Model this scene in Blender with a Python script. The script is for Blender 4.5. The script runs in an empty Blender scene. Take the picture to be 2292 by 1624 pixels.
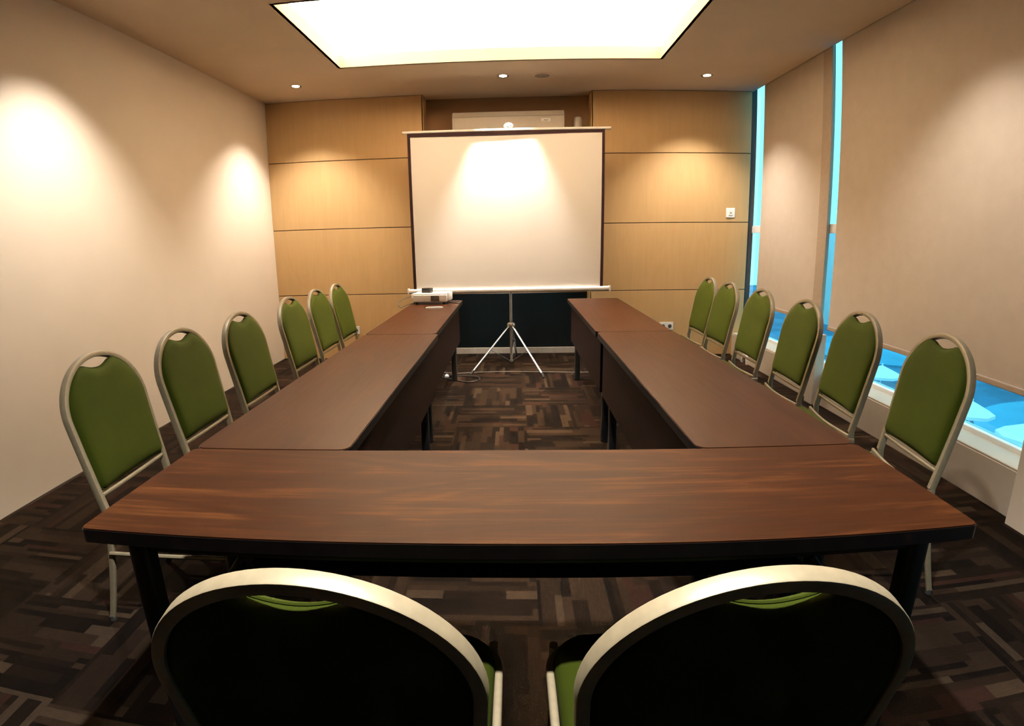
import bpy, bmesh, math, random
from mathutils import Vector, Matrix

random.seed(7)
S = bpy.context.scene
COL = S.collection
PI = math.pi

# ------------------------------------------------------------------ measures
XL, XR = -2.63, 2.537          # left wall, ceiling edge at the blinds
YB, YN = 4.917, 5.142          # wood wall face, niche back
YF = -4.2                      # wall behind the camera
H = 2.804
W0, W1 = -0.920, 0.968         # outer edges of the table U
IL, IR = -0.458, 0.506         # inner edges
Y1, Y2, Y3 = 0.464, 2.286, 4.063
T = 0.75

# ------------------------------------------------------------------ materials
def new_mat(name):
    m = bpy.data.materials.new(name); m.use_nodes = True
    nt = m.node_tree; nt.nodes.clear()
    out = nt.nodes.new('ShaderNodeOutputMaterial')
    return m, nt, out

class N:
    """small helper to write node graphs"""
    def __init__(s, nt): s.nt = nt
    def node(s, t, **kw):
        n = s.nt.nodes.new(t)
        for k, v in kw.items(): setattr(n, k, v)
        return n
    def put(s, sock, v):
        if isinstance(v, bpy.types.NodeSocket): s.nt.links.new(v, sock)
        else: sock.default_value = v
    def math(s, op, a, b=0.0, c=None):
        n = s.node('ShaderNodeMath', operation=op)
        s.put(n.inputs[0], a); s.put(n.inputs[1], b)
        if c is not None: s.put(n.inputs[2], c)
        return n.outputs[0]
    def noise(s, vec, scale, detail=3, rough=.5, dist=0.0):
        n = s.node('ShaderNodeTexNoise')
        s.put(n.inputs['Vector'], vec); n.inputs['Scale'].default_value = scale
        n.inputs['Detail'].default_value = detail; n.inputs['Roughness'].default_value = rough
        n.inputs['Distortion'].default_value = dist
        return n.outputs[0]
    def white(s, x, y, z=0.0):
        c = s.node('ShaderNodeCombineXYZ'); s.put(c.inputs[0], x); s.put(c.inputs[1], y); s.put(c.inputs[2], z)
        n = s.node('ShaderNodeTexWhiteNoise', noise_dimensions='3D')
        s.put(n.inputs['Vector'], c.outputs[0]); return n.outputs[0]
    def comb(s, x, y, z=0.0):
        c = s.node('ShaderNodeCombineXYZ'); s.put(c.inputs[0], x); s.put(c.inputs[1], y); s.put(c.inputs[2], z)
        return c.outputs[0]
    def ramp(s, fac, stops, interp='LINEAR'):
        n = s.node('ShaderNodeValToRGB'); r = n.color_ramp; r.interpolation = interp
        while len(r.elements) < len(stops): r.elements.new(0.5)
        for e, (p, c) in zip(r.elements, stops): e.position = p; e.color = (*c, 1)
        s.put(n.inputs[0], fac); return n.outputs[0]
    def mix(s, f, a, b, mode='MIX'):
        n = s.node('ShaderNodeMix', data_type='RGBA', blend_type=mode)
        s.put(n.inputs[0], f); s.put(n.inputs[6], a); s.put(n.inputs[7], b); return n.outputs[2]
    def map(s, vec, scale=(1, 1, 1), rot=(0, 0, 0), loc=(0, 0, 0)):
        n = s.node('ShaderNodeMapping'); s.put(n.inputs[0], vec)
        n.inputs['Scale'].default_value = scale; n.inputs['Rotation'].default_value = rot
        n.inputs['Location'].default_value = loc; return n.outputs[0]
    def coord(s, which='Object'): return s.node('ShaderNodeTexCoord').outputs[which]
    def bump(s, h, strength=.2, dist=.002):
        n = s.node('ShaderNodeBump'); n.inputs['Strength'].default_value = strength
        n.inputs['Distance'].default_value = dist; s.put(n.inputs['Height'], h); return n.outputs[0]
    def bsdf(s, out, color, rough=.5, metal=0.0, spec=.5, normal=None, **kw):
        b = s.node('ShaderNodeBsdfPrincipled')
        s.put(b.inputs['Base Color'], color if isinstance(color, bpy.types.NodeSocket) else (*color, 1))
        s.put(b.inputs['Roughness'], rough); b.inputs['Metallic'].default_value = metal
        b.inputs['Specular IOR Level'].default_value = spec
        if normal is not None: s.put(b.inputs['Normal'], normal)
        for k, v in kw.items(): b.inputs[k].default_value = v
        s.nt.links.new(b.outputs[0], out.inputs[0]); return b

def plain(name, c, rough=.5, metal=0.0, spec=.5, var=.06, scale=30, bump=0.0, bscale=400, **kw):
    m, nt, out = new_mat(name); n = N(nt); co = n.coord()
    f = n.noise(co, scale, 4)
    lo = tuple(max(0, x * (1 - var)) for x in c); hi = tuple(min(1, x * (1 + var)) for x in c)
    col = n.ramp(f, [(.3, lo), (.7, hi)])
    nor = n.bump(n.noise(co, bscale, 3), bump, .001) if bump else None
    n.bsdf(out, col, rough, metal, spec, nor, **kw)
    return m

def carpet_mat():
    m, nt, out = new_mat('carpet_tiles'); n = N(nt); co = n.coord()
    sp = n.node('ShaderNodeSeparateXYZ'); n.put(sp.inputs[0], co)
    X = n.math('DIVIDE', n.math('SUBTRACT', sp.outputs[0], 0.085), 0.5)
    Y = n.math('DIVIDE', n.math('SUBTRACT', sp.outputs[1], 2.68), 0.5)
    tx, ty = n.math('FLOOR', X), n.math('FLOOR', Y)
    fx, fy = n.math('FRACT', X), n.math('FRACT', Y)
    par = n.math('FLOORED_MODULO', n.math('ADD', tx, ty), 2.0)
    par = n.math('GREATER_THAN', par, 0.5)
    ip = n.math('SUBTRACT', 1.0, par)
    # across (v) and along (u) each strip
    v = n.math('ADD', n.math('MULTIPLY', fy, par), n.math('MULTIPLY', fx, ip))
    u = n.math('ADD', n.math('MULTIPLY', fx, par), n.math('MULTIPLY', fy, ip))
    # uneven strip widths
    tr = n.white(tx, ty, 3.0)
    vw = n.math('ADD', v, n.math('MULTIPLY', n.math('SINE', n.math('ADD', n.math('MULTIPLY', v, 12.566), n.math('MULTIPLY', tr, 6.28))), .035))
    k = n.math('FLOOR', n.math('MULTIPLY', vw, 14.0))
    r1 = n.white(n.math('ADD', n.math('MULTIPLY', tx, 17.0), k), ty, 1.0)
    r2 = n.white(n.math('ADD', n.math('MULTIPLY', tx, 13.0), k), ty, 2.0)
    seg = n.math('FLOOR', n.math('ADD', n.math('MULTIPLY', u, n.math('ADD', .7, n.math('MULTIPLY', r1, 2.1))), n.math('MULTIPLY', r2, 2.0)))
    r = n.white(n.math('ADD', n.math('MULTIPLY', tx, 31.0), k), n.math('ADD', n.math('MULTIPLY', ty, 29.0), seg), 5.0)
    col = n.ramp(r, [(0, (.0022, .0012, .0007)), (.22, (.0042, .0023, .0013)), (.42, (.0078, .0045, .0027)), (.62, (.012, .0072, .0043)), (.84, (.022, .0148, .0095)), (.93, (.013, .0058, .004))], 'CONSTANT')
    # fine threads along the strips
    th = n.noise(n.comb(n.math('MULTIPLY', v, 160.0), n.math('MULTIPLY', u, 10.0), n.math('ADD', tx, ty)), 1.0, 2)
    col = n.mix(.55, col, n.ramp(th, [(.3, (.55, .55, .55)), (.72, (1.35, 1.3, 1.25))]), 'MULTIPLY')
    dirt = n.noise(co, 2.2, 4)
    col = n.mix(.5, col, n.ramp(dirt, [(.35, (.8, .8, .82)), (.7, (1.15, 1.12, 1.1))]), 'MULTIPLY')
    h = n.math('ADD', n.math('MULTIPLY', th, .6), n.noise(co, 500, 2))
    n.bsdf(out, col, .95, 0, .05, n.bump(h, .5, .003))
    return m

def wood_mat(name, dark, mid, light, axis='X', scale=1.0, rough=.35, spec=.5, rings=1.0, contrast=1.0, coat=0.0):
    """long grained veneer; the grain runs along the object's own axis"""
    m, nt, out = new_mat(name); n = N(nt); co = n.coord()
    rot = (0, 0, 0) if axis == 'X' else ((0, 0, PI / 2) if axis == 'Y' else (0, PI / 2, 0))
    p = n.map(co, rot=rot)
    big = n.noise(n.map(p, scale=(.9 * scale, 5 * scale, 5 * scale)), 1.0, 3, .5, .6)
    bands = n.math('FRACT', n.math('MULTIPLY', big, 7.0 * rings))
    tri = n.math('ABSOLUTE', n.math('SUBTRACT', bands, .5))
    fine = n.noise(n.map(p, scale=(3.5 * scale, 130 * scale, 130 * scale)), 1.0, 4, .6)
    med = n.noise(n.map(p, scale=(1.6 * scale, 26 * scale, 26 * scale)), 1.0, 3)
    f = n.math('ADD', n.math('MULTIPLY', tri, .34), n.math('ADD', n.math('MULTIPLY', fine, .62), n.math('MULTIPLY', med, .34)))
    f = n.math('SUBTRACT', f, .07)
    lo = .5 - .24 / contrast; hi = .5 + .24 / contrast
    col = n.ramp(f, [(lo, dark), (.52, mid), (hi, light)])
    n.bsdf(out, col, n.math('ADD', rough - .05, n.math('MULTIPLY', fine, .12)), 0, spec, n.bump(fine, .08, .0006), **({'Coat Weight': coat} if coat else {}))
    return m

def glass_mat():
    m, nt, out = new_mat('blue_film_glass'); n = N(nt)
    tr = n.node('ShaderNodeBsdfTransparent')
    f = n.noise(n.coord(), .8, 2)
    n.put(tr.inputs[0], n.ramp(f, [(.3, (.36, .70, .78)), (.7, (.375, .715, .79))]))
    gl = n.node('ShaderNodeBsdfGlossy'); gl.inputs['Roughness'].default_value = .02
    gl.inputs[0].default_value = (.9, .95, 1, 1)
    mx = n.node('ShaderNodeMixShader'); mx.inputs[0].default_value = .05
    nt.links.new(tr.outputs[0], mx.inputs[1]); nt.links.new(gl.outputs[0], mx.inputs[2]); nt.links.new(mx.outputs[0], out.inputs[0])
    return m

def emit_mat(name, c, strength):
    m, nt, out = new_mat(name); n = N(nt)
    e = n.node('ShaderNodeEmission'); f = n.noise(n.coord(), 40, 1)
    n.put(e.inputs[0], n.ramp(f, [(0, c), (1, c)])); e.inputs[1].default_value = strength
    nt.links.new(e.outputs[0], out.inputs[0]); return m

def fabric_mat(name, lo, hi, sheen=.3, scale=700, spec=.08):
    m, nt, out = new_mat(name); n = N(nt); co = n.coord()
    w1 = n.noise(co, scale, 2); w2 = n.noise(co, 9, 3)
    f = n.math('ADD', n.math('MULTIPLY', w1, .5), n.math('MULTIPLY', w2, .5))
    n.bsdf(out, n.ramp(f, [(.35, lo), (.65, hi)]), .9, 0, spec, n.bump(w1, .35, .0015),
           **{'Sheen Weight': sheen, 'Sheen Roughness': .4})
    return m

M = {}
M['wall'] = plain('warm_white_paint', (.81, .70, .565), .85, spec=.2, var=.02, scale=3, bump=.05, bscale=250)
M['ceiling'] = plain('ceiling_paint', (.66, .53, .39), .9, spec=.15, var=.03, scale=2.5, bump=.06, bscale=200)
M['tray'] = plain('ceiling_tray_paint', (.93, .92, .90), .9, spec=.15, var=.02, scale=3)
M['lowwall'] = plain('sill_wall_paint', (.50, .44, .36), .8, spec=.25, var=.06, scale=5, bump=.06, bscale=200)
M['ac_shell'] = plain('dimmed_ac_shell', (.50, .44, .36), .4, var=.03)  # dim light of the niche is put into the shell colour
M['white_frame'] = plain('white_window_frame', (.85, .85, .83), .45, spec=.4, var=.03, scale=12)
M['carpet'] = carpet_mat()
M['panel'] = wood_mat('oak_wall_panel', (.44, .275, .118), (.47, .298, .130), (.495, .318, .142), 'Z', .8, .5, .35, contrast=.8)
M['panel_gap'] = plain('panel_groove', (.10, .055, .022), .8, var=.1)
M['niche'] = plain('niche_shaded_wood', (.20, .115, .055), .8, spec=.2, var=.06, scale=4)  # wood colour darkened to carry the shade inside the niche
M['rear_wall'] = plain('darkened_rear_wall', (.05, .032, .02), .8, var=.1, scale=3)  # unseen wall made dark to cut light bouncing from behind
M['teal'] = plain('dark_teal_panel', (.003, .0065, .0075), .35, spec=.4, var=.2, scale=3)
M['walnut_x'] = wood_mat('walnut_laminate_across', (.0115, .0032, .0009), (.0190, .0056, .0015), (.047, .016, .0042), 'X', 1.0, .5, .03, 1.0, 1.1)
M['walnut_y'] = wood_mat('walnut_laminate_along', (.0115, .0034, .0011), (.0180, .0057, .0018), (.028, .0093, .0028), 'Y', 1.0, .42, .05, .8, .9)
M['edge'] = plain('black_edge_band', (.004, .003, .003), .4, spec=.15, var=.2)
M['modesty'] = wood_mat('dark_modesty_board', (.003, .0013, .001), (.005, .002, .0016), (.007, .003, .0024), 'X', 1.0, .6, .06)
M['black_metal'] = plain('black_table_metal', (.008, .008, .008), .5, 0.0, spec=.2, var=.2, scale=20)
M['fabric'] = fabric_mat('green_upholstery', (.0135, .0195, .0005), (.0185, .026, .0008), 0.0)
M['frame'] = plain('champagne_chair_metal', (.20, .168, .108), .48, .3, var=.08, scale=60, bump=.03)
M['rubber'] = plain('black_rubber', (.01, .01, .01), .8, var=.2)
M['silver'] = plain('brushed_aluminium', (.72, .72, .72), .32, .85, var=.05, scale=80)
M['bar_white'] = plain('white_enamel_bar', (.82, .80, .76), .35, spec=.5, var=.03)
M['screen'] = plain('matte_screen_fabric', (.80, .765, .72), .85, spec=.15, var=.015, scale=3, bump=.04, bscale=900)
M['screen_black'] = plain('screen_border_black', (.006, .003, .003), .9, spec=.02, var=.2)
M['blind'] = fabric_mat('beige_roller_blind', (.50, .42, .335), (.55, .465, .372), .05, 900)
M['blind_bar'] = plain('blind_bar_beige', (.36, .28, .21), .5, var=.05)
M['plastic'] = plain('ivory_plastic', (.78, .73, .64), .4, var=.03)
M['white_plastic'] = plain('white_plastic', (.85, .82, .77), .35, var=.03)
M['grille'] = plain('dark_grille', (.05, .038, .03), .5, var=.3, scale=90)
M['black_plastic'] = plain('black_plastic', (.012, .011, .011), .3, var=.2)
M['cable'] = plain('black_cable_rubber', (.02, .015, .012), .5, var=.2)
M['floor_line'] = plain('pale_line', (.22, .19, .16), .5, var=.1)
M['speaker'] = plain('speaker_grille', (.30, .25, .19), .7, var=.2, scale=300)
M['lamp'] = emit_mat('halogen_lamp', (1.0, .86, .66), 60)
M['chrome'] = plain('chrome_ring', (.8, .78, .75), .15, 1.0, var=.03)
M['glass'] = glass_mat()
M['dark_strip'] = plain('dark_gap_strip', (.03, .02, .015), .6, var=.2)
M['trim_light'] = plain('pale_skirting', (.42, .35, .27), .6, var=.08)
M['pave'] = plain('terrace_paving', (.03, .15, .27), .8, var=.5, scale=.35)
M['pave_light'] = plain('pale_terrace', (.07, .33, .50), .8, var=.15, scale=.4)
M['canopy'] = plain('white_canopy', (.85, .87, .88), .7, var=.05)
M['backdrop_face'] = plain('pale_backdrop', (.55, .58, .60), .8, var=.12, scale=.5)
M['leaf'] = plain('shrub_leaves', (.05, .14, .06), .8, var=.6, scale=6)

# ------------------------------------------------------------------ mesh helpers
def box(bm, x0, x1, y0, y1, z0, z1, bev=0.0, seg=2):
    v = [bm.verts.new(p) for p in [(x0, y0, z0), (x1, y0, z0), (x1, y1, z0), (x0, y1, z0), (x0, y0, z1), (x1, y0, z1), (x1, y1, z1), (x0, y1, z1)]]
    fs = [bm.faces.new([v[i] for i in q]) for q in [(3, 2, 1, 0), (4, 5, 6, 7), (0, 1, 5, 4), (1, 2, 6, 5), (2, 3, 7, 6), (3, 0, 4, 7)]]
    if bev:
        es = list({e for f in fs for e in f.edges})
        bmesh.ops.bevel(bm, geom=es, offset=bev, segments=seg, profile=.6, affect='EDGES')

def tube(bm, pts, r, seg=10, r2=None, caps=True):
    pts = [Vector(p) for p in pts]; n = len(pts)
    prof = [(math.cos(2 * PI * i / seg) * r, math.sin(2 * PI * i / seg) * r) for i in range(seg)]
    sc = [1 + ((r2 / r if r2 else 1) - 1) * i / (n - 1) for i in range(n)]
    sweep(bm, pts, prof, None, caps, sc)

def sweep(bm, pts, prof, ref=None, caps=True, scales=None, closed=False):
    """sweep a 2-D profile; profile x goes along (ref cross tangent), y along ref"""
    pts = [Vector(p) for p in pts]; n = len(pts); rings = []
    up = None
    for i, p in enumerate(pts):
        a = pts[(i - 1) % n] if (closed or i > 0) else pts[0]
        b = pts[(i + 1) % n] if (closed or i < n - 1) else pts[-1]
        t = (b - a).normalized()
        if ref is not None:
            up = Vector(ref); up = (up - t * up.dot(t)).normalized()
        else:
            if up is None: up = Vector((0, 0, 1)) if abs(t.z) < .9 else Vector((1, 0, 0))
            up = (up - t * up.dot(t)).normalized()
        s = up.cross(t)
        k = scales[i] if scales else 1
        rings.append([bm.verts.new(p + s * x * k + up * y * k) for x, y in prof])
    m = len(prof)
    for i in range(n if closed else n - 1):
        A, B = rings[i], rings[(i + 1) % n]
        for j in range(m):
            bm.faces.new([A[j], A[(j + 1) % m], B[(j + 1) % m], B[j]])
    if caps and not closed:
        bm.faces.new(list(reversed(rings[0]))); bm.faces.new(rings[-1])

def rrect(w, d, r=None, k=3):
    """rounded rectangle profile, full sizes w x d"""
    r = min(w, d) * .35 if r is None else r; p = []
    for cx, cy, a0 in [(w / 2 - r, d / 2 - r, 0), (-w / 2 + r, d / 2 - r, 90), (-w / 2 + r, -d / 2 + r, 180), (w / 2 - r, -d / 2 + r, 270)]:
        for i in range(k + 1):
            a = math.radians(a0 + 90 * i / k); p.append((cx + r * math.cos(a), cy + r * math.sin(a)))
    return p

def lathe(bm, prof, seg=32, loc=(0, 0, 0), cap=True):
    rings = []
    for r, z in prof:
        rings.append([bm.verts.new((loc[0] + r * math.cos(2 * PI * i / seg), loc[1] + r * math.sin(2 * PI * i / seg), loc[2] + z)) for i in range(seg)])
    for A, B in zip(rings, rings[1:]):
        for j in range(seg): bm.faces.new([A[j], A[(j + 1) % seg], B[(j + 1) % seg], B[j]])
    if cap:
        bm.faces.new(list(reversed(rings[0]))); bm.faces.new(rings[-1])

def slab(bm, outline, z0, z1, bev=0.0):
    """extrude a 2-D outline (counter-clockwise) from z0 to z1"""
    A = [bm.verts.new((x, y, z0)) for x, y in outline]; B = [bm.verts.new((x, y, z1)) for x, y in outline]; n = len(A)
    f0 = bm.faces.new(list(reversed(A))); f1 = bm.faces.new(B)
    for i in range(n): bm.faces.new([A[i], A[(i + 1) % n], B[(i + 1) % n], B[i]])
    if bev: bmesh.ops.bevel(bm, geom=list(f1.edges) + list(f0.edges), offset=bev, segments=2, profile=.6, affect='EDGES')

def link(name, bm, m, parent=None, loc=None, smooth=False, **props):
    me = bpy.data.meshes.new(name); bmesh.ops.recalc_face_normals(bm, faces=bm.faces[:])
    bm.to_mesh(me); bm.free()
    if m is not None: me.materials.append(M[m] if isinstance(m, str) else m)
    if smooth:
        me.polygons.foreach_set('use_smooth', [True] * len(me.polygons))
        try: me.set_sharp_from_angle(angle=math.radians(40))
        except Exception: pass
    o = bpy.data.objects.new(name, me); COL.objects.link(o)
    if loc: o.location = loc
    if parent: o.parent = parent
    for k, v in props.items(): o[k] = v
    return o

def thing(name, label, cat, loc=(0, 0, 0), rz=0.0, group=None):
    o = bpy.data.objects.new(name, None); COL.objects.link(o); o.empty_display_size = .1
    o.location = loc; o.rotation_euler = (0, 0, rz); o['label'] = label; o['category'] = cat
    if group: o['group'] = group
    return o

def copy_thing(src, loc, rz, label):
    r = src.copy(); COL.objects.link(r); r.location = loc; r.rotation_euler = (0, 0, rz); r['label'] = label
    for ch in list(src.children):
        c = ch.copy(); COL.objects.link(c); c.parent = r
        for g in list(ch.children):
            d = g.copy(); COL.objects.link(d); d.parent = c
    return r

def BM(): return bmesh.new()
def struct(name, bm, m, parent=None, smooth=False):
    return link(name, bm, m, parent, None, smooth, **({} if parent else {'kind': 'structure'}))

# ------------------------------------------------------------------ the room
XG = 2.62                                    # glass plane
bm = BM(); box(bm, XL - .1, XG + .1, YF - .1, YN + .1, -.08, 0); struct('floor', bm, 'carpet')
bm = BM(); box(bm, XL - .12, XL, YF, YN + .1, 0, 3.3); struct('wall_left', bm, 'wall')
bm = BM(); box(bm, XL, XG, YF - .12, YF, 0, 3.3); struct('wall_front', bm, 'rear_wall')

# ceiling with the raised lit tray
TX0, TX1, TY0, TY1 = -1.464, 1.274, 2.517, 3.887
bm = BM()
box(bm, XL, TX0, YF, YN, H, H + .06); box(bm, TX1, XR, YF, YN, H, H + .06)
box(bm, TX0, TX1, YF, TY0, H, H + .06); box(bm, TX0, TX1, TY1, YN, H, H + .06)
cl = struct('ceiling', bm, 'ceiling')
bm = BM()                                    # upstand round the opening
u = .004
box(bm, TX0 - .02, TX0 + u, TY0 - .02, TY1 + .02, H + .0, H + .105); box(bm, TX1 - u, TX1 + .02, TY0 - .02, TY1 + .02, H + .0, H + .105)
box(bm, TX0 + u, TX1 - u, TY0 - .02, TY0 + u, H + .0, H + .105); box(bm, TX0 + u, TX1 - u, TY1 - u, TY1 + .02, H + .0, H + .105)
struct('tray_upstand', bm, 'ceiling', cl)
bm = BM()                                    # the raised part of the ceiling
g = .28
box(bm, TX0 - g, TX1 + g, TY0 - g, TY1 + g, H + .40, H + .44)
box(bm, TX0 - g - .03, TX0 - g, TY0 - g, TY1 + g, H + .06, H + .44); box(bm, TX1 + g, TX1 + g + .03, TY0 - g, TY1 + g, H + .06, H + .44)
box(bm, TX0 - g, TX1 + g, TY0 - g - .03, TY0 - g, H + .06, H + .44); box(bm, TX0 - g, TX1 + g, TY1 + g, TY1 + g + .03, H + .06, H + .44)
struct('raised_tray', bm, 'tray', cl)
# pocket above the blinds
bm = BM(); box(bm, XR, XR + .02, YF, YN, H + .06, H + .16); box(bm, XR, XG + .1, YF, YN, H + .16, H + .2)
struct('trim_1', bm, 'ceiling')

# back wall: four wood boards each side of a niche
NX0, NX1 = -.921, .832
XW = 2.519
SE = [0.012, .730, 1.448, 2.167, H]
bm = BM()
box(bm, XL, NX0 - .0, YB + .012, YN, 0, H); box(bm, NX1, XW, YB + .012, YN, 0, H)
wb = struct('wall_back', bm, 'panel_gap')
for (a, b) in ((XL, NX0), (NX1, XW)):
    for i in range(4):
        bm = BM(); box(bm, a + .001, b - .0005, YB, YB + .0125, SE[i] + (.004 if i else 0), SE[i + 1] - .004, .0015, 1)
        link('wall_panel', bm, 'panel', wb)
bm = BM(); box(bm, NX0 - .012, NX0 + .003, YB + .0, YN, 0, H); box(bm, NX1 - .003, NX1 + .012, YB + .0, YN, 0, H)
link('niche_cheek', bm, 'panel', wb)
bm = BM(); box(bm, NX0, NX1, YN, YN + .1, 0, H + .06); link('niche_back', bm, 'niche', wb)
bm = BM(); box(bm, NX0 + .003, NX1 - .003, YN - .012, YN + .001, .075, .70, .002, 1); link('niche_cladding', bm, 'teal', wb)
bm = BM(); box(bm, NX0 + .003, NX1 - .003, YN - .02, YN, 0, .07, .002, 1); struct('baseboard_niche', bm, 'trim_light')

# right side: low wall with sill, piers, frames, glass
SX = 2.41; SZ = .238
bm = BM()
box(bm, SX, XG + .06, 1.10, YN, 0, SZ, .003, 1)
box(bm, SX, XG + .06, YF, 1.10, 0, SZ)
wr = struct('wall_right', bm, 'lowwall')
bm = BM(); box(bm, 2.35, 2.424, 3.10, 3.215, 0, .56, .003, 1)
link('window_pier', bm, 'lowwall', wr)
bm = BM(); box(bm, 2.545, 2.575, 3.43, 3.57, SZ + .012, 2.95, .003, 1); link('mullion_cover', bm, 'blind_bar', wr)
bm = BM(); box(bm, 2.35, 2.53, .80, 1.185, 0, H, .003, 1); link('window_pier', bm, 'wall', wr)
bm = BM(); box(bm, SX + .004, XG - .03, 1.19, YB + .1, SZ, SZ + .012, .003, 1); link('window_sill', bm, 'lowwall', wr)
bm = BM(); box(bm, XL + .0005, XL + .006, YF, YB, 0, .012); struct('shadow_gap_left', bm, 'dark_strip')  # dark strip drawn for the shadow gap under the left wall

def window(idx, y0, y1):
    bm = BM(); fx0, fx1 = XG - .035, XG + .03
    box(bm, fx0, fx1, y0, y1, SZ, SZ + .04, .003, 1)            # bottom rail
    box(bm, fx0, fx1, y0, y1, 2.92, 2.96, .003, 1)
    box(bm, fx0, fx1, y0, y0 + .035, SZ + .04, 2.92, .003, 1)
    box(bm, fx0, fx1, y1 - .035, y1, SZ + .04, 2.92, .003, 1)
    box(bm, fx0 - .01, fx1, y0, y1, 1.335, 1.41, .003, 1)       # transom
    w = struct('window_%d' % idx, bm, 'white_frame')
    bm = BM(); box(bm, XG - .004, XG + .004, y0 + .035, y1 - .035, SZ + .04, 1.335); link('glass_pane', bm, 'glass', w)
    bm = BM(); box(bm, XG - .004, XG + .004, y0 + .035, y1 - .035, 1.41, 2.92); link('glass_pane', bm, 'glass', w)
window(1, 3.62, YN + .25)
window(2, 1.185, 3.62)
window(3, YF, .78)
bm = BM(); box(bm, XW + .0, XG - .036, YB + .02, YB + .06, SZ, H + .16); struct('trim_2', bm, 'dark_strip')

# ------------------------------------------------------------------ roller blinds
def blind(y0, y1, z0, label, x=2.55):
    t = thing('roller_blind', label, 'blind', (x, (y0 + y1) / 2, z0), 0, 'roller blinds over the windows')
    hl = (y1 - y0) / 2; hh = 2.95 - z0
    bm = BM(); rows = 24; cols = 8; V = []
    for i in range(rows + 1):
        row = []
        for j in range(cols + 1):
            y = -hl + 2 * hl * j / cols; z = .03 + (hh - .03) * i / rows
            row.append((.0015 * math.sin(j * 1.3) * (1 - i / rows), y, z))
        V.append(row)
    F = [[bm.verts.new(p) for p in r] for r in V]; B = [[bm.verts.new((p[0] + .0012, p[1], p[2])) for p in r] for r in V]
    for i in range(rows):
        for j in range(cols):
            bm.faces.new([F[i][j], F[i][j + 1], F[i + 1][j + 1], F[i + 1][j]]); bm.faces.new([B[i][j], B[i + 1][j], B[i + 1][j + 1], B[i][j + 1]])
    for i in range(rows):
        bm.faces.new([F[i][0], F[i + 1][0], B[i + 1][0], B[i][0]]); bm.faces.new([F[i][-1], B[i][-1], B[i + 1][-1], F[i + 1][-1]])
    link('blind_fabric', bm, 'blind', t, smooth=True)
    bm = BM(); sweep(bm, [(0, -hl, .012), (0, hl, .012)], rrect(.018, .034), (0, 0, 1)); link('bottom_bar', bm, 'blind_bar', t)
    bm = BM(); tube(bm, [(.025, -hl, hh - .01), (.025, hl, hh - .01)], .022, 16); link('roller_tube', bm, 'silver', t, smooth=True)
    return t
blind(3.575, 4.685, .59, 'narrow beige roller blind pulled down over the far window, next to the wood wall')
blind(1.24, 3.30, .565, 'wide beige roller blind on the near window, reaching the right photo edge')
blind(YF + .02, .79, .50, 'added unseen blind blocking window light, beyond the right photo edge, nearer than the pier')  # unseen blind added to keep blue daylight out of the room

# ------------------------------------------------------------------ tables
def table(x0, x1, y0, y1, along, label, inner, panel_side):
    cx, cy = (x0 + x1) / 2, (y0 + y1) / 2; hw, hd = (x1 - x0) / 2, (y1 - y0) / 2
    t = thing('conference_table', label, 'table', (cx, cy, 0), 0, 'dark wood tables set in a U')
    def outline(ix, r=(.014 if along == 'X' else .03)):
        p = []
        for sx, sy, a0 in [(1, 1, 0), (-1, 1, 90), (-1, -1, 180), (1, -1, 270)]:
            for i in range(7):
                a = math.radians(a0 + 15 * i); p.append((sx * (hw - ix - r) + r * math.cos(a), sy * (hd - ix - r) + r * math.sin(a)))
        return p
    bm = BM(); slab(bm, outline(.002), T - .022, T, .0015); link('tabletop', bm, 'walnut_x' if along == 'X' else 'walnut_y', t)
    bm = BM()
    O = outline(.0005); I = outline(.006, .010 if along == 'X' else .026); n = len(O)
    zz = [(O, T - .003), (O, T - .033), (I, T - .034), (I, T - .003)]
    R = [[bm.verts.new((x, y, z)) for x, y in o] for o, z in zz]
    for a in range(4):
        A, B = R[a], R[(a + 1) % 4]
        for j in range(n): bm.faces.new([A[j], A[(j + 1) % n], B[(j + 1) % n], B[j]])
    link('edge_band', bm, 'edge', t)
    # under-frame rails
    ins_l, ins_w = .11, .06
    lx = hw - (ins_l if along == 'X' else ins_w + .027); ly = hd - (ins_w - .01 if along == 'X' else ins_l + .01)
    bm = BM(); pr = rrect(.03, .035)
    sweep(bm, [(-lx, -ly, T - .052), (lx, -ly, T - .052)], pr, (0, 0, 1)); sweep(bm, [(-lx, ly, T - .052), (lx, ly, T - .052)], pr, (0, 0, 1))
    sweep(bm, [(-lx, -ly, T - .052), (-lx, ly, T - .052)], pr, (0, 0, 1)); sweep(bm, [(lx, -ly, T - .052), (lx, ly, T - .052)], pr, (0, 0, 1))
    link('under_frame', bm, 'black_metal', t)
    for sx in (-1, 1):
        for sy in (-1, 1):
            bm = BM(); sweep(bm, [(0, 0, .012), (0, 0, T - .034)], rrect(.048, .048, .014), (0, 1, 0))
            lathe(bm, [(.026, 0), (.028, .004), (.026, .014)], 16)
            link('leg', bm, 'black_metal', t, (sx * lx, sy * ly, 0), True)
            bm = BM(); px = sx * lx; py = sy * ly
            if along == 'X': q = [(px, py, .36), (px - sx * .24, py, T - .07)]
            else: q = [(px, py, .36), (px, py - sy * .24, T - .07)]
            sweep(bm, q, rrect(.012, .026), (0, 1, 0) if along == 'X' else (1, 0, 0)); link('brace', bm, 'black_metal', t)
    bm = BM()
    if panel_side[0] == 'x':
        s = panel_side[1]; a = s * (hw - .035); box(bm, min(a, a - s * .016), max(a, a - s * .016), -hd + .03, hd - .03, .36, T - .034, .001, 1)
        pm = 'modesty'
    else:
        s = panel_side[1]; a = s * (hd - .035); box(bm, -hw + .16, hw - .16, min(a, a - s * .016), max(a, a - s * .016), .385, T - .034, .001, 1)
        pm = 'modesty'
    link('modesty_panel', bm, pm, t)
    return t
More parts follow.
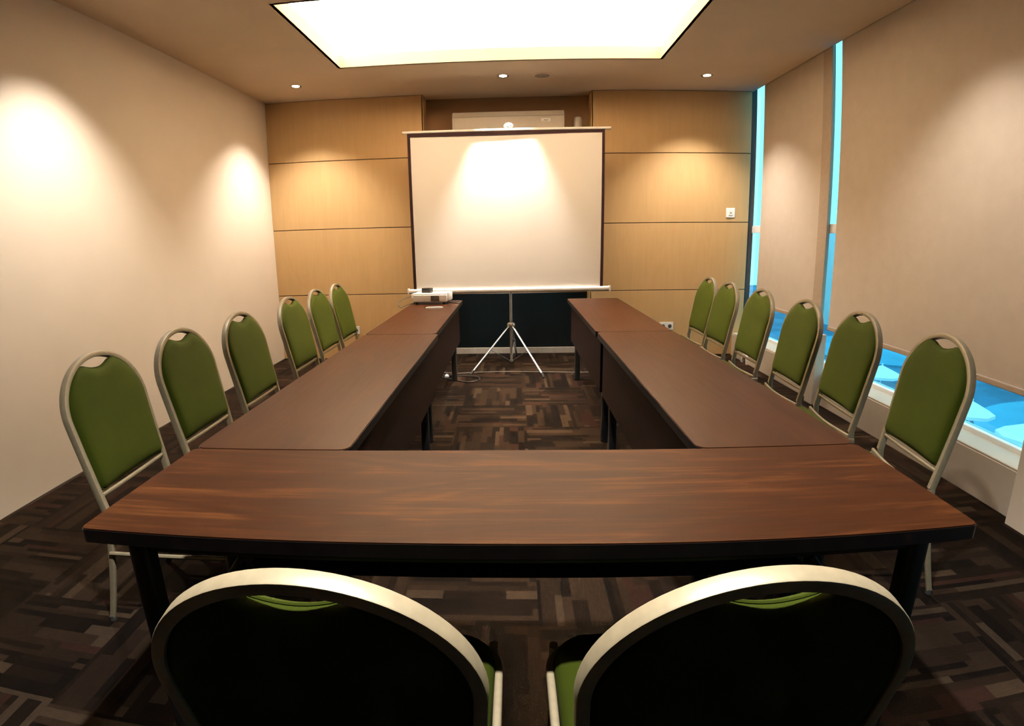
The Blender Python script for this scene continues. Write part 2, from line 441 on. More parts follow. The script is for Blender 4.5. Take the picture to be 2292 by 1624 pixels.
gp = .0012
table(W0, W1, 0, Y1 - gp, 'X', 'dark walnut-topped table closing the near end of the U, nearest the camera', 1, ('y', 1))
table(W0, IL, Y1 + gp, Y2 - gp, 'Y', 'dark walnut-topped table in the left arm of the U, touching the front table', 1, ('x', 1))
table(W0 + .003, IL - .018, Y2 + gp, Y3, 'Y', 'dark walnut-topped table at the far end of the left arm, carrying the projector', 1, ('x', 1))
table(IR, W1, Y1 + gp, Y2 - gp, 'Y', 'dark walnut-topped table in the right arm of the U, touching the front table', 1, ('x', -1))
table(IR - .004, W1 - .004, Y2 + gp, Y3, 'Y', 'empty dark walnut-topped table at the far end of the right arm, by the screen', 1, ('x', -1))

# ------------------------------------------------------------------ chairs
CW, CH, CZ, LEAN, NAR = .2186, .968, .773, -.1033, .018
def ly(z): return LEAN * (z - .45) / (CH - .45)
def half(z, ins=0.0):
    return CW - NAR * max(0, (CZ - z)) / (CZ - .42) - ins
def make_chair(label):
    t = thing('banquet_chair', label, 'chair', (0, 0, 0), 0, 'green chairs around the tables')
    tw = .019; td = .026; ic = tw / 2
    # back frame: one flat oval tube from seat level over the arch and down
    pts = []
    for i in range(12): z = .44 + (CZ - .44) * i / 12; pts.append((-half(z, ic), ly(z), z))
    for i in range(41):
        a = PI * i / 40; x = -(CW - ic) * math.cos(a); z = CZ + (CH - ic - CZ) * math.sin(a); pts.append((x, ly(z), z))
    for i in range(11, -1, -1): z = .44 + (CZ - .44) * i / 12; pts.append((half(z, ic), ly(z), z))
    nrm = Vector((0, 1, -LEAN / (CH - .45))).normalized()
    bm = BM(); sweep(bm, pts, rrect(tw, td, .0032, 2), nrm); link('back_frame', bm, 'frame', t, smooth=True)
    # padded back with a hand hole under the arch
    bm = BM(); out = []; npt = 96; zb = .518; z0c = .72
    ins = .0165
    def edge(ang):
        dx, dz = math.cos(ang), math.sin(ang); lo, hi = 0.0, .5
        def inside(x, z):
            if z < zb + .006 * math.cos(x / CW * PI / 2): return False
            if z <= CZ: top = abs(x) < half(z, ins)
            else: top = (x / (CW - ins)) ** 2 + ((z - CZ) / (CH - ins - CZ)) ** 2 < 1
            if not top: return False
            if abs(x) < .080:
                lim = CZ + (CH - ins - CZ) * math.sqrt(max(0, 1 - (x / (CW - ins)) ** 2)) - .038 * (math.cos(x / .080 * PI / 2)) ** .8
                if z > lim: return False
            return True
        for _ in range(40):
            m = (lo + hi) / 2
            if inside(dx * m, z0c + dz * m): lo = m
            else: hi = m
        return lo
    R = [edge(2 * PI * i / npt) for i in range(npt)]
    fr = [(1.0, 0.0), (.985, .35), (.955, .62), (.90, .84), (.80, .96), (.6, 1.0), (.3, 1.0)]
    def ring(s, off):
        vs = []
        for i in range(npt):
            a = 2 * PI * i / npt; x = math.cos(a) * R[i] * s; z = z0c + math.sin(a) * R[i] * s
            b = Vector((x, ly(z), z)) + nrm * off; vs.append(bm.verts.new(b))
        return vs
    F = [ring(s, .002 + .030 * h) for s, h in fr]; B = [ring(s, -.002 - .014 * h) for s, h in fr[1:]]
    seq = list(reversed(B)) + F
    for A, C in zip(seq, seq[1:]):
        for j in range(npt): bm.faces.new([A[j], A[(j + 1) % npt], C[(j + 1) % npt], C[j]])
    cF = bm.verts.new(Vector((0, ly(z0c), z0c)) + nrm * .032); cB = bm.verts.new(Vector((0, ly(z0c), z0c)) - nrm * .016)
    for j in range(npt):
        bm.faces.new([F[-1][j], F[-1][(j + 1) % npt], cF]); bm.faces.new([B[-1][(j + 1) % npt], B[-1][j], cB])
    pad = link('backrest', bm, 'fabric', t, smooth=True)
    bm = BM(); pr = []                                             # piping round the padded back
    for i in range(npt):
        a = 2 * PI * i / npt; x = math.cos(a) * R[i] * .992; z = z0c + math.sin(a) * R[i] * .992
        pr.append(Vector((x, ly(z), z)) + nrm * .010)
    sweep(bm, pr, [(math.cos(k * PI / 3) * .0028, math.sin(k * PI / 3) * .0028) for k in range(6)], nrm, closed=True)
    link('piping', bm, 'fabric', pad, smooth=True)
    # cross bar below the pad
    bm = BM(); zc = .505
    sweep(bm, [(-half(zc, .012) + 2 * half(zc, .012) * i / 10, ly(zc) + .002 + .004 * math.sin(PI * i / 10), zc) for i in range(11)], rrect(.012, .014), (0, 0, 1))
    link('crossbar', bm, 'frame', t, smooth=True)
    # seat cushion
    sw, y0, y1 = .206, .050, .448
    def so(ins):
        p = []; 
        for cx, cy, r, a0 in [(sw, y1, .085, 0), (-sw, y1, .085, 90), (-sw * .97, y0, .03, 180), (sw * .97, y0, .03, 270)]:
            sx = 1 if cx > 0 else -1; sy = 1 if cy == y1 else -1
            for i in range(9):
                a = math.radians(a0 + 90 * i / 8); rr = max(.004, r - ins)
                p.append((cx - sx * r + rr * math.cos(a) - 0, cy - sy * r + rr * math.sin(a)))
        return p
    bm = BM(); rings = []
    c0 = Vector((0, .235))
    for ins, z in [(.012, .396), (.002, .402), (0, .416), (.004, .430), (.014, .441), (.034, .447), (.07, .451)]:
        o = so(min(ins, .03)); k = 1 - max(0, ins - .03) / .2
        rings.append([bm.verts.new((c0.x + (x - c0.x) * k, c0.y + (y - c0.y) * k, z)) for x, y in o])
    n = len(rings[0])
    for A, C in zip(rings, rings[1:]):
        for j in range(n): bm.faces.new([A[j], A[(j + 1) % n], C[(j + 1) % n], C[j]])
    c = bm.verts.new((0, .235, .454)); [bm.faces.new([rings[-1][j], rings[-1][(j + 1) % n], c]) for j in range(n)]
    bm.faces.new(list(reversed(rings[0])))
    link('seat', bm, 'fabric', t, smooth=True)
    # seat frame, side rails just outside the cushion
    bm = BM(); fz = .405; xr = .213; q = [(-xr, -.004, fz), (-xr, .36, fz)]
    for i in range(1, 8): a = PI - i * PI / 16; q.append((-xr + .075 + .075 * math.cos(a), .36 + .075 * math.sin(a), fz))
    q.append((-xr + .075, .435, fz)); q2 = [(-x, y, z) for x, y, z in reversed(q)]
    sweep(bm, q + q2, rrect(.018, .026, .006), (0, 0, 1))
    sweep(bm, [(-xr + 2 * xr * i / 10, (.022 + .022 * math.sin(PI * i / 10)), .425) for i in range(11)], rrect(.012, .022), (0, 0, 1))
    link('seat_frame', bm, 'frame', t, smooth=True)
    for s in (-1, 1):
        rp = []
        for i in range(9):
            u = i / 8; z = .445 * (1 - u) + .012 * u
            rp.append((s * (half(.44, ic) + .004 * u), -.080 * u ** 1.6, z))
        bm = BM(); sweep(bm, rp, rrect(.019, .025, .006), (0, 1, 0), scales=[1 - .15 * i / 8 for i in range(9)])
        rl = link('leg', bm, 'frame', t, smooth=True)
        bm = BM(); lathe(bm, [(.009, 0), (.013, .001), (.012, .02)], 12, (s * (half(.44, ic) + .004), -.080, 0)); link('foot_cap', bm, 'rubber', rl)
        fp = [(s * .200, .425 + .025 * i / 6, .42 - (.42 - .012) * i / 6) for i in range(7)]
        bm = BM(); sweep(bm, fp, rrect(.019, .022, .006), (0, 1, 0), scales=[1 - .15 * i / 6 for i in range(7)])
        fl = link('leg', bm, 'frame', t, smooth=True)
        bm = BM(); lathe(bm, [(.009, 0), (.013, .001), (.012, .02)], 12, (s * .200, .45, 0)); link('foot_cap', bm, 'rubber', fl)
        bm = BM(); tube(bm, [(s * .203, -.014, .29), (s * .202, .43, .29)], .0075, 8); link('stretcher', bm, 'frame', t, smooth=True)
    return t

rh = PI / 2
chairs = [
    ((-.244, -.315), .0, 'large dark-backed green chair at the photo bottom, left of the two nearest the camera'),
    ((.298, -.312), .015, 'large dark-backed green chair at the photo bottom, right of the two nearest the camera'),
    ((-1.402, .795), -1.532, 'green chair nearest the camera in the row along the white left wall'),
    ((-1.380, 1.285), -1.55, 'green chair second from the camera in the row along the white left wall'),
    ((-1.358, 1.795), -1.56, 'green chair third from the camera in the left row, before the wider gap'),
    ((-1.391, 2.530), -rh, 'green chair in the left row just after the wider gap, fourth from the camera'),
    ((-1.401, 3.055), -rh, 'green chair second from the wood wall in the row along the white left wall'),
    ((-1.398, 3.525), -rh, 'green chair of the left row nearest the wood wall, beside the half-hidden socket'),
    ((1.530, .952), 1.443, 'green chair nearest the camera in the row along the windows on the right'),
    ((1.565, 1.540), 1.47, 'green chair second from the camera in the right-hand row along the windows'),
    ((1.546, 2.015), 1.52, 'green chair third from the camera in the right row, before the window pier'),
    ((1.560, 2.610), 1.55, 'green chair fourth from the camera in the right row, in front of the narrow blind'),
    ((1.539, 3.125), rh, 'green chair second from the wood wall in the right row, before the uncovered glass'),
    ((1.556, 3.605), rh, 'green chair of the right row nearest the wood wall, against the wood panels'),
]
c0 = make_chair(chairs[0][2]); c0.location = (*chairs[0][0], 0); c0.rotation_euler = (0, 0, chairs[0][1])
for (xy, r, lab) in chairs[1:]: copy_thing(c0, (*xy, 0), r, lab)

# ------------------------------------------------------------------ projection screen on tripod
SYY = 4.43
sc = thing('projection_screen', 'white portable projection screen with black border on a silver tripod', 'projection screen', (-.027, 4.46, 0))
ox = .027; oy = -4.46
def P(x, y, z): return (x + ox, y + oy, z)
SL, SR, SB, ST = -1.002, .889, .8155, 2.322
bm = BM(); rows, cols = 12, 16
ys = lambda x, z: SYY + .006 * math.sin((x - SL) * 2.2) * (z - SB) - .012 * max(0, (x - .45)) * (z - SB)
G = [[bm.verts.new(P(SL + .028 + (SR - SL - .056) * j / cols, ys(SL + (SR - SL) * j / cols, SB + (ST - SB) * i / rows), SB + (ST - SB - .035) * i / rows)) for j in range(cols + 1)] for i in range(rows + 1)]
for i in range(rows):
    for j in range(cols): bm.faces.new([G[i][j], G[i][j + 1], G[i + 1][j + 1], G[i + 1][j]])
ext = bmesh.ops.extrude_face_region(bm, geom=bm.faces[:])
for v in [e for e in ext['geom'] if isinstance(e, bmesh.types.BMVert)]: v.co.y += .0015
link('screen_surface', bm, 'screen', sc, smooth=True)
bm = BM()
def strip(x0, x1, z0, z1): box(bm, x0 + ox, x1 + ox, SYY - .004 + oy, SYY + .012 + oy, z0, z1)
strip(SL, SL + .028, SB, ST); strip(SR - .028, SR, SB, ST); strip(SL + .028, SR - .028, ST - .036, ST)
link('black_border', bm, 'screen_black', sc)
bm = BM(); sweep(bm, [P(-1.047, SYY + .0, ST + .010), P(.947, SYY, ST + .010)], rrect(.022, .024), (0, 0, 1)); link('top_bar', bm, 'bar_white', sc, smooth=True)
bm = BM(); lathe(bm, [(.006, -.012), (.028, -.012), (.034, -.004), (.034, .004), (.028, .012), (.006, .012)], 12)
bmesh.ops.rotate(bm, verts=bm.verts[:], cent=(0, 0, 0), matrix=Matrix.Rotation(PI / 2, 3, 'X'))
bmesh.ops.scale(bm, verts=bm.verts[:], vec=(1.35, 1, 1)); bmesh.ops.translate(bm, verts=bm.verts[:], vec=P(-.027, SYY + .012, ST + .042))
hk = link('hanger_bracket', bm, 'white_plastic', sc, smooth=True)
bm = BM(); yk = SYY - .004
tube(bm, [P(-.026, yk, ST - .02), P(-.026, yk, ST + .04)], .0035, 6)
for s in (-1, 1): tube(bm, [P(-.026, yk, ST + .030), P(-.026 + s * .012, yk, ST + .044), P(-.026 + s * .026, yk, ST + .044), P(-.026 + s * .020, yk, ST + .056), P(-.026 + s * .008, yk, ST + .056)], .003, 6)
link('hook', bm, 'black_metal', hk)
bm = BM(); sweep(bm, [P(-1.050, SYY + .004, SB - .013), P(.950, SYY + .004, SB - .010)], rrect(.052, .044, .014), (0, 0, 1)); link('screen_housing', bm, 'bar_white', sc, smooth=True)
for s, x in ((-1, -1.056), (1, .957)):
    bm = BM(); box(bm, x - .008 + ox, x + .008 + ox, SYY - .024 + oy, SYY + .032 + oy, SB - .036, SB + .016, .004, 2); link('end_cap', bm, 'plastic', sc)
PXp, PYp = -.027, 4.475
bm = BM(); tube(bm, [P(PXp, PYp, .055), P(PXp, PYp, 1.25)], .0135, 14); tube(bm, [P(PXp, PYp, 1.25), P(PXp, PYp, ST + .03)], .010, 12); link('pole', bm, 'silver', sc, smooth=True)
bm = BM(); lathe(bm, [(.014, -.03), (.034, -.028), (.042, -.012), (.042, .006), (.036, .018), (.016, .024)], 20, P(PXp, PYp, .445)); link('collar', bm, 'silver', sc, smooth=True)
bm = BM(); lathe(bm, [(.004, -.012), (.018, -.008), (.018, .012), (.006, .014)], 14, P(PXp, PYp, .065)); link('brace_hub', bm, 'silver', sc, smooth=True)
feet = [(-.425, 4.115), (.281, 3.99), (.03, 4.90)]
for fx, fy in feet:
    d = Vector((fx - PXp, fy - PYp, 0)); e = d.normalized()
    top = Vector(P(PXp, PYp, .43)) + e * .034; foot = Vector(P(fx, fy, .018))
    bm = BM(); sweep(bm, [top, top + (foot - top) * .96], rrect(.020, .013, .005), (0, 0, 1)); lg = link('leg', bm, 'silver', sc, smooth=True)
    bm = BM(); a = top + (foot - top) * .93; tube(bm, [a, foot + Vector((0, 0, -.006))], .0135, 10, .012); link('foot', bm, 'rubber', lg, smooth=True)
    mid = top + (foot - top) * .50
    bm = BM(); sweep(bm, [Vector(P(PXp, PYp, .065)) + e * .015, mid], rrect(.010, .004, .0015), (0, 0, 1)); link('brace', bm, 'silver', sc)
bm = BM(); tube(bm, [P(.012, 4.51, .16), P(.016, 4.51, .22), P(.012, 4.51, .28), P(-.012, 4.50, .295)], .005, 8); link('carry_handle', bm, 'silver', sc, smooth=True)

# ------------------------------------------------------------------ projector and what lies round it
pj = thing('projector', 'white data projector with a dark vent, at the far end of the left table arm', 'projector', (-.735, 3.86, T), math.radians(-2))
bm = BM(); box(bm, -.150, .150, -.105, .115, .020, .088, .010, 3); link('body', bm, 'white_plastic', pj, smooth=True)
bm = BM(); box(bm, -.146, .146, -.098, .110, .088, .096, .004, 2); link('top_cover', bm, 'white_plastic', pj, smooth=True)
bm = BM(); box(bm, .010, .085, -.1085, -.103, .030, .078, .001, 1)
for k in range(7): box(bm, .014, .081, -.111, -.108, .034 + k * .006, .037 + k * .006)
link('vent_grille', bm, 'grille', pj)
bm = BM()
slab(bm, [(.120, -.06), (.165, -.06), (.178, -.03), (.178, .06), (.150, .09), (.120, .09)], .03, .100, .004); link('side_cheek', bm, 'white_plastic', pj, smooth=True)
bm = BM(); slab(bm, [(-.185, -.01), (-.148, -.01), (-.148, .10), (-.185, .10)], .045, .084, .004); link('side_cheek', bm, 'white_plastic', pj, smooth=True)
bm = BM(); lathe(bm, [(.030, 0), (.034, .006), (.034, .030), (.028, .040)], 24)
bmesh.ops.rotate(bm, verts=bm.verts[:], cent=(0, 0, 0), matrix=Matrix.Rotation(-PI / 2, 3, 'X')); bmesh.ops.translate(bm, verts=bm.verts[:], vec=(.075, .11, .055))
link('lens', bm, 'black_plastic', pj, smooth=True)
for x, y in ((-.12, -.08), (.12, -.08), (0, .09)):
    bm = BM(); lathe(bm, [(.010, 0), (.012, .003), (.008, .022)], 12, (x, y, 0)); link('foot', bm, 'rubber', pj)
# black pouch on top
bm = BM()
slab(bm, [(-.045, -.035), (.030, -.040), (.050, -.010), (.046, .035), (.0, .045), (-.050, .030)], 0, .042, .006)
link('lens_pouch', bm, 'black_plastic', None, (-.775, 3.87, T + .096), True, label='small black case lying on top of the white projector', category='case')
# remote control
bm = BM(); o = [(math.cos(a) * .072 * (1 if abs(math.cos(a)) < .9 else 1), math.sin(a) * .024) for a in [2 * PI * i / 28 for i in range(28)]]
slab(bm, o, 0, .017, .006)
rc = link('remote_control', bm, 'white_plastic', None, (-.655, 3.455, T), True, label='white oval remote control lying in front of the projector', category='remote control')
rc.rotation_euler = (0, 0, math.radians(6))
for k in range(4):
    bm = BM(); lathe(bm, [(.005, 0), (.005, .0015), (.003, .002)], 10, (-.035 + k * .02, 0, .017)); link('button', bm, 'plastic', rc)
# cables
def cable(name, pts, r, m, label, cat='cable', group=None, sub=10):
    pts = [Vector(p) for p in pts]; q = []
    for i in range(len(pts) - 1):
        p0 = pts[max(i - 1, 0)]; p1 = pts[i]; p2 = pts[i + 1]; p3 = pts[min(i + 2, len(pts) - 1)]
        for k in range(sub):
            u = k / sub; q.append(.5 * ((2 * p1) + (p2 - p0) * u + (2 * p0 - 5 * p1 + 4 * p2 - p3) * u * u + (3 * p1 - p0 - 3 * p2 + p3) * u ** 3))
    q.append(pts[-1]); bm = BM(); tube(bm, q, r, 8)
    kw = dict(label=label, category=cat)
    if group: kw['group'] = group
    return link(name, bm, m, None, None, True, **kw)
cable('power_cable', [(-.918, 3.90, .805), (-.94, 3.88, .808), (-.99, 3.80, .79), (-1.02, 3.74, .76), (-.99, 3.70, .735), (-.955, 3.74, .745), (-.915, 3.80, T + .005), (-.88, 3.83, T + .004), (-.86, 3.95, T + .004), (-.80, 3.99, T + .004)], .0032, 'cable', 'thin black cable looping out at the left of the projector')
cable('video_cable', [(-.66, 4.0, T + .004), (-.60, 3.93, T + .006), (-.55, 3.86, T + .004), (-.50, 3.84, T + .006), (-.483, 3.90, T + .004), (-.50, 3.96, T + .004), (-.57, 3.96, T + .004)], .004, 'cable', 'black video cable coiled between the projector and the table edge')
cable('power_cable', [(-.74, 4.12, .006), (-.68, 4.03, .006), (-.62, 3.99, .006), (-.50, 3.90, .006), (-.40, 3.87, .006), (-.33, 3.95, .006), (-.36, 4.06, .006), (-.50, 4.10, .006), (-.60, 4.12, .006), (-.72, 4.15, .006)], .005, 'cable', 'black cable coiled on the carpet by the far left table leg')
cable('carpet_line', [(-.78, 4.30, .006), (-.60, 4.20, .006), (-.35, 4.235, .006), (0, 4.25, .006), (.35, 4.22, .006), (.75, 4.20, .006), (1.2, 4.26, .006), (1.7, 4.6, .006), (1.72, 4.86, .006)], .003, 'floor_line', 'thin pale line running straight across the carpet behind the tripod feet')  # thin pale tube drawing a line across the carpet
pl = thing('power_plug', 'pale round power plug lying on the carpet at the left cable coil', 'plug', (-.655, 4.07, 0))
bm = BM(); lathe(bm, [(.010, 0), (.020, .002), (.021, .012), (.016, .024), (.007, .030)], 16); link('plug_body', bm, 'white_plastic', pl, smooth=True)
bm = BM(); tube(bm, [(.006, .0, .028), (.006, 0, .045)], .0024, 8); tube(bm, [(-.006, .0, .028), (-.006, 0, .045)], .0024, 8); link('pin', bm, 'silver', pl)

# ------------------------------------------------------------------ air conditioner, sensor, switches, sockets
ac = thing('air_conditioner', 'wide white wall air conditioner in the niche above the projection screen', 'air conditioner', (-.033, YN, 2.33))
prof = [(0, 0), (-.13, 0), (-.165, .015), (-.195, .06), (-.205, .12), (-.205, .232), (-.19, .240), (-.185, .285), (-.16, .292), (0, .292)]
bm = BM(); hw = .585
A = [bm.verts.new((-hw, y, z)) for y, z in prof]; B = [bm.verts.new((hw, y, z)) for y, z in prof]
bm.faces.new(A); bm.faces.new(list(reversed(B)))
for i in range(len(A)): bm.faces.new([A[i], A[(i + 1) % len(A)], B[(i + 1) % len(A)], B[i]])
bmesh.ops.bevel(bm, geom=[e for e in bm.edges if abs(e.verts[0].co.x - e.verts[1].co.x) < 1e-6], offset=.006, segments=2, affect='EDGES')
link('ac_body', bm, 'ac_shell', ac, smooth=True)
bm = BM(); box(bm, -hw + .02, hw - .02, -.209, -.203, .10, .228, .002, 1); link('front_panel', bm, 'ac_shell', ac)
bm = BM(); box(bm, -hw + .06, hw - .06, -.17, -.150, .004, .010); link('air_flap', bm, 'plastic', ac)
bm = BM(); box(bm, .34, .44, -.2125, -.208, .170, .205, .003, 2); link('display_badge', bm, 'bar_white', ac)
bm = BM(); tube(bm, [(.37, -.214, .178), (.382, -.214, .190), (.394, -.214, .178), (.406, -.214, .190), (.415, -.214, .180)], .003, 6); link('badge_mark', bm, 'grille', ac)

ws = thing('cylindrical_sensor', 'small ivory rounded cylinder on the niche wall, right of the air conditioner', 'sensor', (.708, YN - .052, 2.44))
bm = BM(); lathe(bm, [(.020, -.02), (.044, -.016), (.046, 0), (.046, .10), (.040, .125), (.020, .136)], 24); link('sensor_body', bm, 'plastic', ws, smooth=True)
bm = BM(); box(bm, -.02, .02, .030, .053, .0, .08, .003, 1); link('mounting_plate', bm, 'plastic', ws)

def plate(name, label, cat, loc, w, h, kind, rz=0.0, group=None):
    t = thing(name, label, cat, loc, rz, group)
    bm = BM(); box(bm, -w / 2, w / 2, -.009, 0, -h / 2, h / 2, .003, 2); link('cover_plate', bm, 'white_plastic', t)
    if kind == 'switch':
        bm = BM(); box(bm, -w * .25, w * .25, -.014, -.008, -h * .28, h * .28, .002, 1); link('dial', bm, 'plastic', t)
        bm = BM(); lathe(bm, [(.005, 0), (.006, .004), (.003, .006)], 12)
        bmesh.ops.rotate(bm, verts=bm.verts[:], cent=(0, 0, 0), matrix=Matrix.Rotation(PI / 2, 3, 'X')); bmesh.ops.translate(bm, verts=bm.verts[:], vec=(0, -.013, 0)); link('indicator', bm, 'grille', t)
    else:
        for dx in ((-w / 4, w / 4) if kind == 'double' else (0,)):
            bm = BM(); lathe(bm, [(.012, 0), (.020, .0), (.021, .004), (.018, .005)], 20)
            bmesh.ops.rotate(bm, verts=bm.verts[:], cent=(0, 0, 0), matrix=Matrix.Rotation(PI / 2, 3, 'X')); bmesh.ops.translate(bm, verts=bm.verts[:], vec=(dx, -.008, 0)); s = link('socket', bm, 'grille', t, smooth=True)
    return t
plate('thermostat', 'small white square control on the right wood panel, near the window', 'thermostat', (2.318, YB, 1.548), .094, .10, 'switch')
plate('wall_socket', 'white double wall socket low on the wood wall behind the right table arm', 'socket', (1.672, YB, .335), .148, .086, 'double', 0, 'wall sockets')
plate('wall_socket', 'white wall socket low on the wood wall, half hidden by the last left chair', 'socket', (-1.765, YB, .330), .086, .086, 'single', 0, 'wall sockets')
plate('wall_socket', 'tiny white socket on the low window wall beside the pier', 'socket', (SX, 3.33, .20), .05, .05, 'single', -PI / 2, 'wall sockets')
gr = thing('cable_outlet', 'small white arched outlet with a black hole at the foot of the low window wall', 'cable outlet', (SX, 4.52, 0), -PI / 2)
bm = BM(); O = []; I = []
for i in range(17):
    a = PI * i / 16; O.append((.075 * math.cos(a), .085 * math.sin(a) + .02)); I.append((.045 * math.cos(a), .055 * math.sin(a) + .02))
O = [(.075, 0)] + O + [(-.075, 0)]; I = [(.045, 0)] + I + [(-.045, 0)]
for y in (0, -.02):
    pass
a = [bm.verts.new((x, -.02, z)) for x, z in O]; b = [bm.verts.new((x, -.02, z)) for x, z in I]; c = [bm.verts.new((x, 0, z)) for x, z in O]; d = [bm.verts.new((x, 0, z)) for x, z in I]
for i in range(len(O) - 1):
    for q, r in ((a, b), (c, d), (a, c), (b, d)): bm.faces.new([q[i], q[i + 1], r[i + 1], r[i]])
link('arched_rim', bm, 'white_plastic', gr, smooth=True)
bm = BM(); slab(bm, [(x, z) for x, z in I], .001, .006); bmesh.ops.rotate(bm, verts=bm.verts[:], cent=(0, 0, 0), matrix=Matrix.Rotation(PI / 2, 3, 'X')); link('dark_opening', bm, 'rubber', gr)

# ------------------------------------------------------------------ ceiling fittings
def downlight(x, y, label, tilt=(0, 0), power=70, cone=104):
    t = thing('downlight', label, 'ceiling light', (x, y, H), 0, 'recessed downlights')
    bm = BM(); lathe(bm, [(.036, -.001), (.052, -.004), (.056, -.002), (.055, .0), (.037, .0)], 32, cap=False); link('trim_ring', bm, 'chrome', t, smooth=True)
    bm = BM(); lathe(bm, [(.004, -.0035), (.022, -.006), (.034, -.003), (.035, -.001)], 24); link('lamp_face', bm, 'lamp', t, smooth=True)
    L = bpy.data.lights.new('downlight_beam', 'SPOT'); L.energy = power; L.color = (1.0, .94, .86); L.spot_size = math.radians(cone); L.spot_blend = .75; L.shadow_soft_size = .035
    lo = bpy.data.objects.new('downlight_beam', L); COL.objects.link(lo); lo.location = (0, 0, -.02); lo.parent = t
    return t
PW = 190
downlight(-2.052, 4.35, 'glowing downlight in the far left corner of the ceiling, by the white wall', power=PW)
downlight(-.069, 4.345, 'glowing downlight in the ceiling between the lit tray and the screen', power=PW * 2.8, cone=66)
downlight(1.842, 4.37, 'glowing downlight in the far right of the ceiling, near the windows', power=PW)
def hidden_light(x, y, power=PW):
    L = bpy.data.lights.new('downlight_beam', 'SPOT'); L.energy = power; L.color = (1.0, .94, .86); L.spot_size = math.radians(104); L.spot_blend = .75; L.shadow_soft_size = .035
    lo = bpy.data.objects.new('downlight_beam', L); COL.objects.link(lo); lo.location = (x, y, H - .02)
hidden_light(-2.05, 1.84); hidden_light(1.90, 1.74, PW * .6); hidden_light(.0, -.20, PW * 4.6)

sp = thing('ceiling_speaker', 'round brown-grey ceiling speaker grille right of the middle downlight', 'speaker', (.294, 4.36, H))
bm = BM(); lathe(bm, [(.070, -.003), (.088, -.006), (.100, -.004), (.102, 0), (.070, 0)], 36, cap=False); link('outer_ring', bm, 'ceiling', sp, smooth=True)
bm = BM(); lathe(bm, [(.004, -.005), (.05, -.004), (.073, -.002), (.073, -.001)], 32); link('speaker_grille', bm, 'speaker', sp, smooth=True)

# cove lighting on the ledge behind the tray upstand
def cove(x, y, sx, sy, p):
    L = bpy.data.lights.new('cove_strip', 'AREA'); L.shape = 'RECTANGLE'; L.size = sx; L.size_y = sy; L.energy = p; L.color = (1.0, .75, .49)
    o = bpy.data.objects.new('cove_strip', L); COL.objects.link(o); o.location = (x, y, H + .075); o.rotation_euler = (PI, 0, 0)
CP = 470
mx, my = (TX0 + TX1) / 2, (TY0 + TY1) / 2
cove(TX0 - .13, my, .04, TY1 - TY0 + .2, CP); cove(TX1 + .13, my, .04, TY1 - TY0 + .2, CP)
cove(mx, TY0 - .13, TX1 - TX0 + .2, .04, CP * 1.8); cove(mx, TY1 + .13, TX1 - TX0 + .2, .04, CP * 1.8)

# ------------------------------------------------------------------ outdoors, seen through the tinted glass
bm = BM(); box(bm, 4, 90, -30, 90, -7.4, -7.2); struct('ground_outside', bm, 'pave')
def disc(x, y, r, z, m, name, label, cat):
    bm = BM(); lathe(bm, [(r * .02, 0), (r, 0), (r, .08), (r * .02, .08)], 64); return link(name, bm, m, None, (x, y, z), **dict(label=label, category=cat))
disc(27, 17, 7.0, -7.2, 'pave_light', 'round_terrace', 'pale round terrace far below, seen through the near window gap', 'terrace')
disc(27.5, 37.5, 5.5, -7.2, 'pave_light', 'round_terrace', 'pale round terrace farther off, seen through the middle window gap', 'terrace')
def parasol(x, y, label, r=1.0):
    t = thing('parasol', label, 'parasol', (x, y, -7.12), 0, 'white parasols outside')
    bm = BM(); zc = 2.1; n = 8
    tip = bm.verts.new((0, 0, zc + .42)); V = [bm.verts.new((r * math.cos(2 * PI * i / n), r * math.sin(2 * PI * i / n), zc)) for i in range(n)]
    Wd = [bm.verts.new((r * math.cos(2 * PI * i / n), r * math.sin(2 * PI * i / n), zc - .12)) for i in range(n)]
    for i in range(n): bm.faces.new([V[i], V[(i + 1) % n], tip]); bm.faces.new([Wd[i], Wd[(i + 1) % n], V[(i + 1) % n], V[i]])
    link('canopy', bm, 'canopy', t); bm = BM(); tube(bm, [(0, 0, 0), (0, 0, zc + .5)], .03, 8); link('pole', bm, 'canopy', t)
parasol(17.0, 16.9, 'white parasol outside, seen left in the nearest window gap', .85)
parasol(17.0, 14.3, 'white parasol outside, cut by the right photo edge', .95)
parasol(17.1, 22.6, 'white parasol outside, seen in the gap between the two nearest right chairs', .9)
bm = BM(); box(bm, 16, 20.5, 30, 44, -7.19, -6.9); link('pale_platform', bm, 'canopy', None, None, label='bright pale platform outside, seen under the narrow blind', category='platform')

hs = thing('slit_backdrop', 'added pale building far outside, seen in the slit between the two blinds', 'backdrop', (33, 49.6, -7.2))  # pale block added to give the lower slit its tone
bm = BM(); box(bm, -3, 3, -3.4, 3.4, 0, 9.1); link('wall', bm, 'backdrop_face', hs)
bm = BM(); box(bm, -3.1, 3.1, -3.5, 3.5, 9.1, 9.25); link('roof', bm, 'canopy', hs)

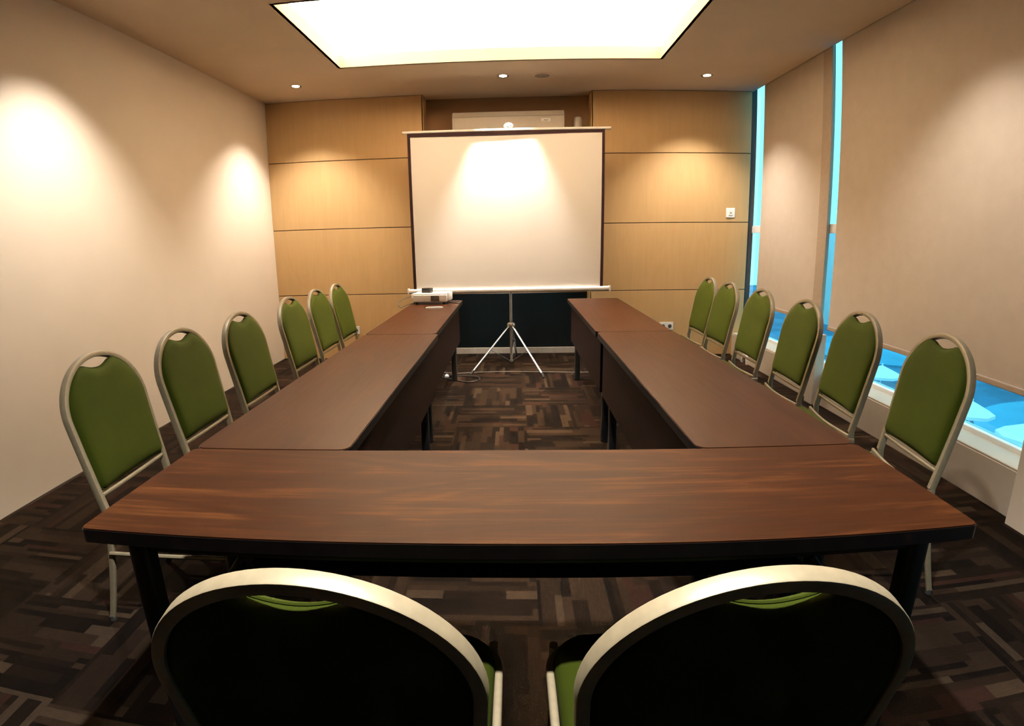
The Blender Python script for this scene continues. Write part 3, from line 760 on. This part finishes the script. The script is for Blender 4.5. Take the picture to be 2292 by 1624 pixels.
# ------------------------------------------------------------------ world, camera
w = bpy.data.worlds.new('overcast_sky'); S.world = w; w.use_nodes = True; nt = w.node_tree; nt.nodes.clear()
n = N(nt); out = n.node('ShaderNodeOutputWorld'); bg = n.node('ShaderNodeBackground')
cl_ = n.noise(n.coord('Generated'), 2.2, 4)
n.put(bg.inputs[0], n.ramp(cl_, [(.3, (.80, .88, .95)), (.7, (1, 1, 1))])); bg.inputs[1].default_value = 3.2
nt.links.new(bg.outputs[0], out.inputs[0])

cd = bpy.data.cameras.new('camera'); cam = bpy.data.objects.new('camera', cd); COL.objects.link(cam); S.camera = cam
pitch, yaw, roll = -.1966, -.0400, -.0194
F_ = Vector((math.sin(yaw) * math.cos(pitch), math.cos(yaw) * math.cos(pitch), math.sin(pitch)))
R_ = Vector((math.cos(yaw), -math.sin(yaw), 0)); U_ = R_.cross(F_)
c_, s_ = math.cos(roll), math.sin(roll); R2 = R_ * c_ + U_ * s_; U2 = U_ * c_ - R_ * s_
mw = Matrix((R2, U2, -F_)).transposed().to_4x4(); mw.translation = Vector((.011, -.9183, 1.3239)); cam.matrix_world = mw
cd.clip_start = .02; cd.clip_end = 300
cd.type = 'PANO'; cd.panorama_type = 'FISHEYE_LENS_POLYNOMIAL'; cd.sensor_fit = 'HORIZONTAL'; cd.sensor_width = 36; cd.fisheye_fov = 3.1
cd.fisheye_polynomial_k0 = 0
cd.fisheye_polynomial_k1 = -5.38346284e-02; cd.fisheye_polynomial_k2 = 2.44539271e-04; cd.fisheye_polynomial_k3 = 2.15255829e-05; cd.fisheye_polynomial_k4 = -5.54261141e-07
cd.shift_x = 39.95 / 2292; cd.shift_y = -43.59 / 1624

vs = S.view_settings; S.display_settings.display_device = 'sRGB'
vs.view_transform = 'Standard'; vs.look = 'None'; vs.exposure = 0.0; vs.gamma = 1.0; vs.use_curve_mapping = False
cy = S.cycles
cy.use_denoising = True; cy.max_bounces = 8; cy.diffuse_bounces = 5; cy.transparent_max_bounces = 8; cy.sample_clamp_indirect = 8
cy.caustics_reflective = False; cy.caustics_refractive = False
